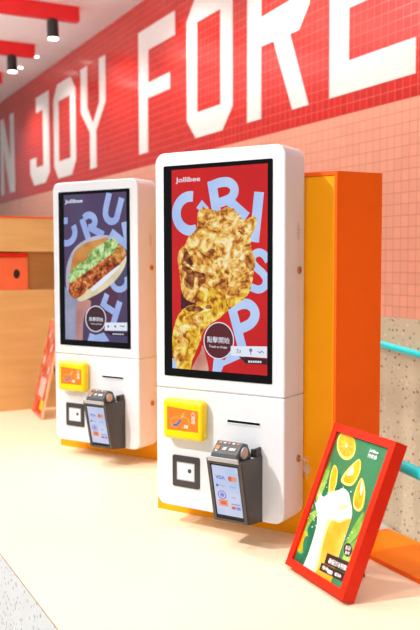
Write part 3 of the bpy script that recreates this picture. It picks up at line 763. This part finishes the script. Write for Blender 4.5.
def ink(name, c1, c2=None, scale=12, thr=(.35, .65)):
    m, nt, bs = new_mat(name); bs.inputs['Roughness'].default_value = .35
    if c2 is None: bs.inputs['Base Color'].default_value = (*c1, 1); return m
    tc = nt.nodes.new('ShaderNodeTexCoord'); nz = nt.nodes.new('ShaderNodeTexNoise'); nz.inputs['Scale'].default_value = scale; nz.inputs['Detail'].default_value = 4
    nt.links.new(tc.outputs['Object'], nz.inputs['Vector']); rp = nt.nodes.new('ShaderNodeValToRGB')
    cols = [c1]+(list(c2) if isinstance(c2[0], (tuple, list)) else [c2])
    rp.color_ramp.elements[0].color = (*cols[0], 1); rp.color_ramp.elements[0].position = thr[0]
    rp.color_ramp.elements[1].color = (*cols[-1], 1); rp.color_ramp.elements[1].position = thr[1]
    for i, cc in enumerate(cols[1:-1]):
        e = rp.color_ramp.elements.new(thr[0]+(thr[1]-thr[0])*(i+1)/(len(cols)-1)); e.color = (*cc, 1)
    nt.links.new(nz.outputs['Fac'], rp.inputs['Fac']); nt.links.new(rp.outputs['Color'], bs.inputs['Base Color']); return m
green = ink('ink green', srgb(62, 112, 66), [srgb(58, 128, 84), srgb(48, 146, 104)], 5, (.3, .7))
green_d = ink('ink deep green', srgb(24, 92, 66), srgb(38, 142, 96), 12)
leaf = ink('ink leaf', srgb(104, 160, 50), srgb(176, 206, 96), 20)
yel = ink('ink orange flesh', srgb(228, 150, 4), srgb(238, 182, 16), 30)
rind = ink('ink rind', srgb(224, 206, 90), srgb(232, 218, 130), 20)
cream = ink('ink cream', srgb(214, 218, 206), srgb(238, 236, 226), 14)
juice = ink('ink juice', srgb(226, 160, 30), [srgb(236, 184, 70), srgb(228, 166, 24)], 9)
juice2 = ink('ink pale juice', srgb(238, 212, 140), srgb(242, 222, 160), 9); juice3 = ink('ink cream juice', srgb(240, 228, 190), srgb(242, 234, 206), 9)
pith = ink('ink pith', srgb(250, 250, 230)); blk = ink('ink dark brown', srgb(58, 28, 26)); wht = ink('ink white', (.92, .92, .92))
a.polyuv([(bw, bw), (PW-bw, bw), (PW-bw, PH-bw), (bw, PH-bw)], green)
a.smooth([(318, 468), (330, 470), (350, 482), (346, 510), (318, 512), (308, 500)], green_d)
a.smooth([(296, 520), (316, 512), (314, 560), (290, 560)], green_d)
a.smooth([(316, 500), (320, 480), (327, 468), (331, 462), (328, 478), (320, 498)], leaf)
a.smooth([(298, 540), (303, 526), (312, 512), (318, 512), (308, 528), (301, 552)], leaf)
a.ell(302.5, 541, 5.2, 13, leaf, rot=.18); a.ell(301.5, 541, 3.4, 10.5, yel, rot=.18); a.ell(306, 545, 3, 9, green_d, rot=.1)
a.smooth([(364, 512), (357, 521), (350, 534), (346, 546), (354, 540), (361, 528)], leaf)
a.smooth([(356, 540), (362, 536), (352, 560), (344, 572), (341, 562), (348, 548)], leaf)
# orange slice and wedges
a.ell(346.4, 446, 9.4, 14.2, rind, 40, -.1); a.ell(346.8, 444.8, 8.3, 12.2, yel, 40, -.1)
a.ell(346.6, 445.5, 1.0, 1.8, pith)
for k_ in range(9):
    t_ = k_*2*math.pi/9+.2; a.stroke([(346.6+1.4*math.cos(t_), 445.5+2.2*math.sin(t_)), (346.6+6.8*math.cos(t_), 445.2+10.2*math.sin(t_))], .35, rind)
a.smooth([(359.8, 459), (361.3, 467.6), (358, 478), (352.3, 485.7), (345, 485), (341.3, 480.3), (345, 473), (352, 465)], rind)
a.smooth([(359.3, 461), (360.2, 468), (357, 477), (352, 483.2), (346, 482.6), (343.6, 479.5), (347, 473), (353, 466)], yel)
a.poly([(352.5, 466), (354, 468), (353, 475), (348.5, 475.8), (347, 475)], pith)
a.smooth([(362.6, 478), (365.6, 491.7), (363.6, 507), (358.8, 511.6), (353.9, 507), (354, 496.8), (357.6, 485.4)], rind)
a.smooth([(362.0, 480), (364.2, 491.7), (362, 505), (358.6, 509), (354.9, 505.6), (355, 496.8), (358.2, 487)], yel)
a.poly([(362, 481), (363.6, 489), (361.6, 496), (360.4, 492)], pith)
a.smooth([(335.3, 465), (338.2, 471.4), (336.6, 485.4), (331.5, 496), (328.8, 493), (330.2, 478), (332.5, 469)], rind)
a.smooth([(335.2, 467), (337.2, 472), (335.6, 485), (331.5, 493.5), (330, 491), (331.3, 478), (333, 470)], yel)
# glass with whipped splash
a.smooth([(313.5, 495), (316, 503), (319, 498), (321, 493), (324, 497), (331, 492), (338, 490.5), (344, 488.5), (349, 493), (350.6, 500), (352.4, 509), (351.4, 520), (341, 551), (328, 590), (318, 590), (300, 580), (309, 553), (316.5, 528), (317.5, 514)], cream, 5)
a.smooth([(327, 519), (340, 520), (350, 518), (346, 530), (338, 553), (326, 590), (308, 588), (315, 560), (321, 538)], juice3, 5)
a.smooth([(329, 520), (340, 521), (350.5, 518), (347, 530), (339, 553), (327, 590), (311, 588), (318, 560), (323, 538)], juice2, 5)
a.smooth([(332, 521), (340, 523), (351, 519), (348, 530), (340, 553), (328, 590), (313, 588), (320, 560), (325, 538)], juice, 5)
a.smooth([(340, 507), (346, 504.5), (349.5, 506.5), (344, 509.5), (339, 510)], juice2)
whp = ink('ink whip shade', srgb(196, 204, 190), srgb(214, 220, 206), 20)
for pts_ in ([(320, 503), (326, 499), (333, 500), (340, 496)], [(321, 512), (330, 507), (337, 508)], [(333, 514), (341, 515), (350, 511)], [(319, 520), (318, 535), (313, 552)], [(325, 505), (323, 515), (321, 526)]):
    a.curve(pts_, .9, whp)
a.stroke([(347, 512), (351.5, 510)], 1.6, cream)
a.crumbs(True)
for i in range(44):
    t_ = random.choice((0, 1, 2))
    cx, cy = ((random.uniform(308, 318), random.uniform(490, 530)), (random.uniform(318, 352), random.uniform(482, 496)), (random.uniform(344, 358), random.uniform(528, 560)))[t_]
    a.ell(cx, cy, random.uniform(.25, .8), random.uniform(.3, 1.1), random.choice((cream, rind)), 8)
a.crumbs(False)
# badge and captions
a.ell(348.4, 550, 4.8, 7.6, leaf); a.ell(348.4, 550, 4.4, 7.0, blk)
a.text('新品', (345.8, 549.6), (350.8, 551.0), 4.2, wht, .006); a.text('登場', (345.3, 554.0), (349.8, 555.4), 3.2, wht, .006)
a.stroke([(326.5, 558.3), (348, 567.8)], 8.2, blk)
a.stroke([(321, 566.4), (345, 578.2)], 6.0, blk)
a.text('香橙沙冰特飲', (328.6, 563.2), (346.6, 571.4), 5.4, wht, .01)
a.text('限時', (322.6, 569.2), (328.2, 572.0), 3.8, wht, .008); a.text('$20', (335, 575.6), (341, 578.6), 3.4, wht, .03)
a.stroke([(328.5, 571.2), (333, 573.4)], 2.6, wht)
a.text('Jollibee', (369.6, 452.6), (378.6, 455.5), 3.6, wht, .03)
a.text('快樂蜂', (367.8, 457.4), (377, 460.6), 4.2, wht, .01)
a.build('poster_print', prn)

# ================================================================== FARTHER POSTER (seen edge-on)
L2 = math.radians(12.5); c2, s2 = math.cos(L2), math.sin(L2)
p2 = empty('standing_poster', (-4.372, 1.1772, CT), -.1017); tag(p2, 'orange and pink patterned board leaning beside the farther kiosk, before the wooden cabinet', 'poster')
T2 = .012
def Q(u, v, n): return (u, v*s2+n*c2, T2*s2+.0006+v*c2-n*s2)
b = MB(); b.prism([(0, 0), (.272, 0), (.272, .5), (0, .5)], 0, T2, plain('pale board edge', srgb(245, 205, 170), .5), Q); bd = b.build('poster_board', p2)
pat = ink('ink poster pattern', srgb(176, 22, 12), [srgb(214, 62, 6), srgb(222, 140, 128), srgb(216, 76, 8), srgb(170, 24, 22)], 19, (.34, .66))
gp = ink('ink grey', srgb(190, 176, 172), srgb(220, 206, 200), 20)
a = Art(lambda u, v: (u, v), lambda u, v, h: Q(u, v, -.0004-h), None)
a.poly([(.003, .003), (.269, .003), (.269, .497), (.003, .497)], pat)
a.poly([(.08, .10), (.22, .10), (.22, .2), (.08, .2)], gp); a.poly([(.1, .02), (.24, .02), (.24, .08), (.1, .08)], M['red']); a.poly([(.18, .04), (.26, .04), (.26, .09), (.18, .09)], M['yellow'])
for (u, v) in ((.03, .26), (.15, .33), (.06, .40), (.19, .22)):
    a.poly([(u, v), (u+.045, v+.01), (u+.06, v+.05), (u+.02, v+.045)], gp)
a.build('poster_print', bd)
b = MB(); tp = Q(.17, .3, T2); box_between(b, tp, (tp[0], tp[1]+.09, .002), .04, .004, M['dark']); b.build('support_strut', p2)

# ================================================================== WOODEN END CABINET WITH NICHE
ZT = .235+EYE; XF = -4.43; XB = -5.0; Y0, Y1 = .56, 1.55
wc = empty('wooden_cabinet', (XF, 1.05, CT)); tag(wc, 'plywood cabinet with open niche and orange top edge at the left counter end', 'cabinet')
def wb(name, a_, b_, m, bevel=0.0):
    q = MB(); q.box((a_[0]-XF, a_[1]-1.05, a_[2]-CT), (b_[0]-XF, b_[1]-1.05, b_[2]-CT), m); return q.build(name, wc, bevel=bevel)
zn0, zn1 = -.155+EYE, .050+EYE
wb('lower_panel', (XB, Y0, CT), (XF, Y1, zn0), M['wood'])
wb('upper_panel', (XB, Y0, zn1), (XF, Y1, ZT-.009), M['wood'])
wb('top_edge', (XB, Y0, ZT-.0088), (XF+.002, Y1, ZT), M['orange'])
wb('niche_back', (XB, Y0, zn0+.0005), (XF-.16, Y1, zn1-.0005), M['wood'])
wb('niche_side', (XF-.1595, Y1-.1, zn0+.0005), (XF, Y1, zn1-.0005), M['wood'])
bx = empty('storage_box', (XF-.14, 1.0, zn0+.0005)); tag(bx, 'coral orange box with a dark oval hand hole and red rim, in the wooden niche', 'box')
q = MB(); q.box((-.018, -.19, 0), (.132, .187, .174), M['coral'], bev=.003); q.build('box_body', bx)
q = MB(); q.box((-.018, -.19, .1745), (.136, .187, .198), M['red'], bev=.002); q.build('box_rim', bx)
q = MB(); q.prism([(.126+.017*math.cos(t_*.314), .086+.025*math.sin(t_*.314)) for t_ in range(20)], .131, .1335, M['blackm'], lambda u, v, h: (h, u, v)); q.build('hand_hole', bx)

# ================================================================== CAMERA
cam = bpy.data.cameras.new('camera'); co = bpy.data.objects.new('camera', cam); COL.objects.link(co)
cam.sensor_fit = 'VERTICAL'; cam.sensor_height = 36.0; cam.sensor_width = 24.0; cam.lens = FPX*36/630
mm = Matrix(((R_[0], U_[0], -F_[0], 0), (R_[1], U_[1], -F_[1], 0), (R_[2], U_[2], -F_[2], EYE), (0, 0, 0, 1)))
co.matrix_world = mm
cam.clip_start = .05; cam.dof.use_dof = True; cam.dof.focus_distance = 2.45; cam.dof.aperture_fstop = 4.0
scene.camera = co

# ================================================================== LIGHT
w = bpy.data.worlds.new('world'); scene.world = w; w.use_nodes = True
bgn = w.node_tree.nodes['Background']; bgn.inputs[0].default_value = (.96, .975, 1, 1); bgn.inputs[1].default_value = .30
def area(name, loc, target, sx, sy, e, col=(1, .95, .88)):
    l = bpy.data.lights.new(name, 'AREA'); l.shape = 'RECTANGLE'; l.size = sx; l.size_y = sy; l.energy = e; l.color = col
    o = bpy.data.objects.new(name, l); COL.objects.link(o); o.location = loc
    o.rotation_euler = (Vector(target)-Vector(loc)).to_track_quat('-Z', 'Y').to_euler(); return o
def spot(name, loc, target, e, ang=60, blend=.6, size=.05, col=(1, .97, .93)):
    l = bpy.data.lights.new(name, 'SPOT'); l.energy = e; l.spot_size = math.radians(ang); l.spot_blend = blend; l.shadow_soft_size = size; l.color = col
    o = bpy.data.objects.new(name, l); COL.objects.link(o); o.location = loc
    o.rotation_euler = (Vector(target)-Vector(loc)).to_track_quat('-Z', 'Y').to_euler(); return o
# rows of ceiling spots in front of the counter
for x, e in ((-2.15, 480), (-4.2, 300)):
    spot('track_or_fill_spot', (x, -1.5, ZC-.12), (x+.1, 1.0, CT+.1), e, 52, .9, .035)
for x in (-1.4, -2.6, -3.8):
    spot('track_or_fill_spot', (x, .35, ZC-.12), (x, .85, CT), 62, 60, .9, .05)
# the wall-washing row behind, the same tracks as the visible lamps
for x in (-1.45, -2.85, -4.25, -5.66, -7.115, -8.525, -9.93):
    spot('track_or_fill_spot', (x, 2.15, ZC-.31), (x-.1, 2.8, 2.2), 38, 130, .7, .045)
area('overhead_fill', (-2.5, -2.2, ZC-.02), (-2.5, -2.2, 0), 6, 2.5, 40, (1, .98, .96))  # added soft ambient fill from above, no actual panel
area('side_fill', (1.45, -.6, 2.3), (-2.0, 1.3, 1.3), 1.2, 1.8, 34, (1, .98, .95))  # added soft fill for the right-hand faces, no actual window
area('ceiling_fill', (-6.0, .2, 2.9), (-6.0, .4, 4), 7, .3, 130, (1, .97, .95))  # added upward fill to brighten the ceiling, no actual cove
spot('track_or_fill_spot', (-5.0, -.4, ZC-.12), (-2.44, 1.36, 1.35), 320, 20, .6, .05)  # added unseen spot, lights the amber cabinet side for its orange bounce
for x in (-.9, -2.1): spot('track_or_fill_spot', (x, 2.0, ZC-.12), (x, 2.1, 0), 24, 70, .8, .05)  # added fill spots to brighten the rails and terrazzo over the ramp

scene.view_settings.view_transform = 'Standard'; scene.view_settings.look = 'None'
scene.view_settings.gamma = 1.0; scene.view_settings.use_curve_mapping = False
scene.view_settings.exposure = -0.06
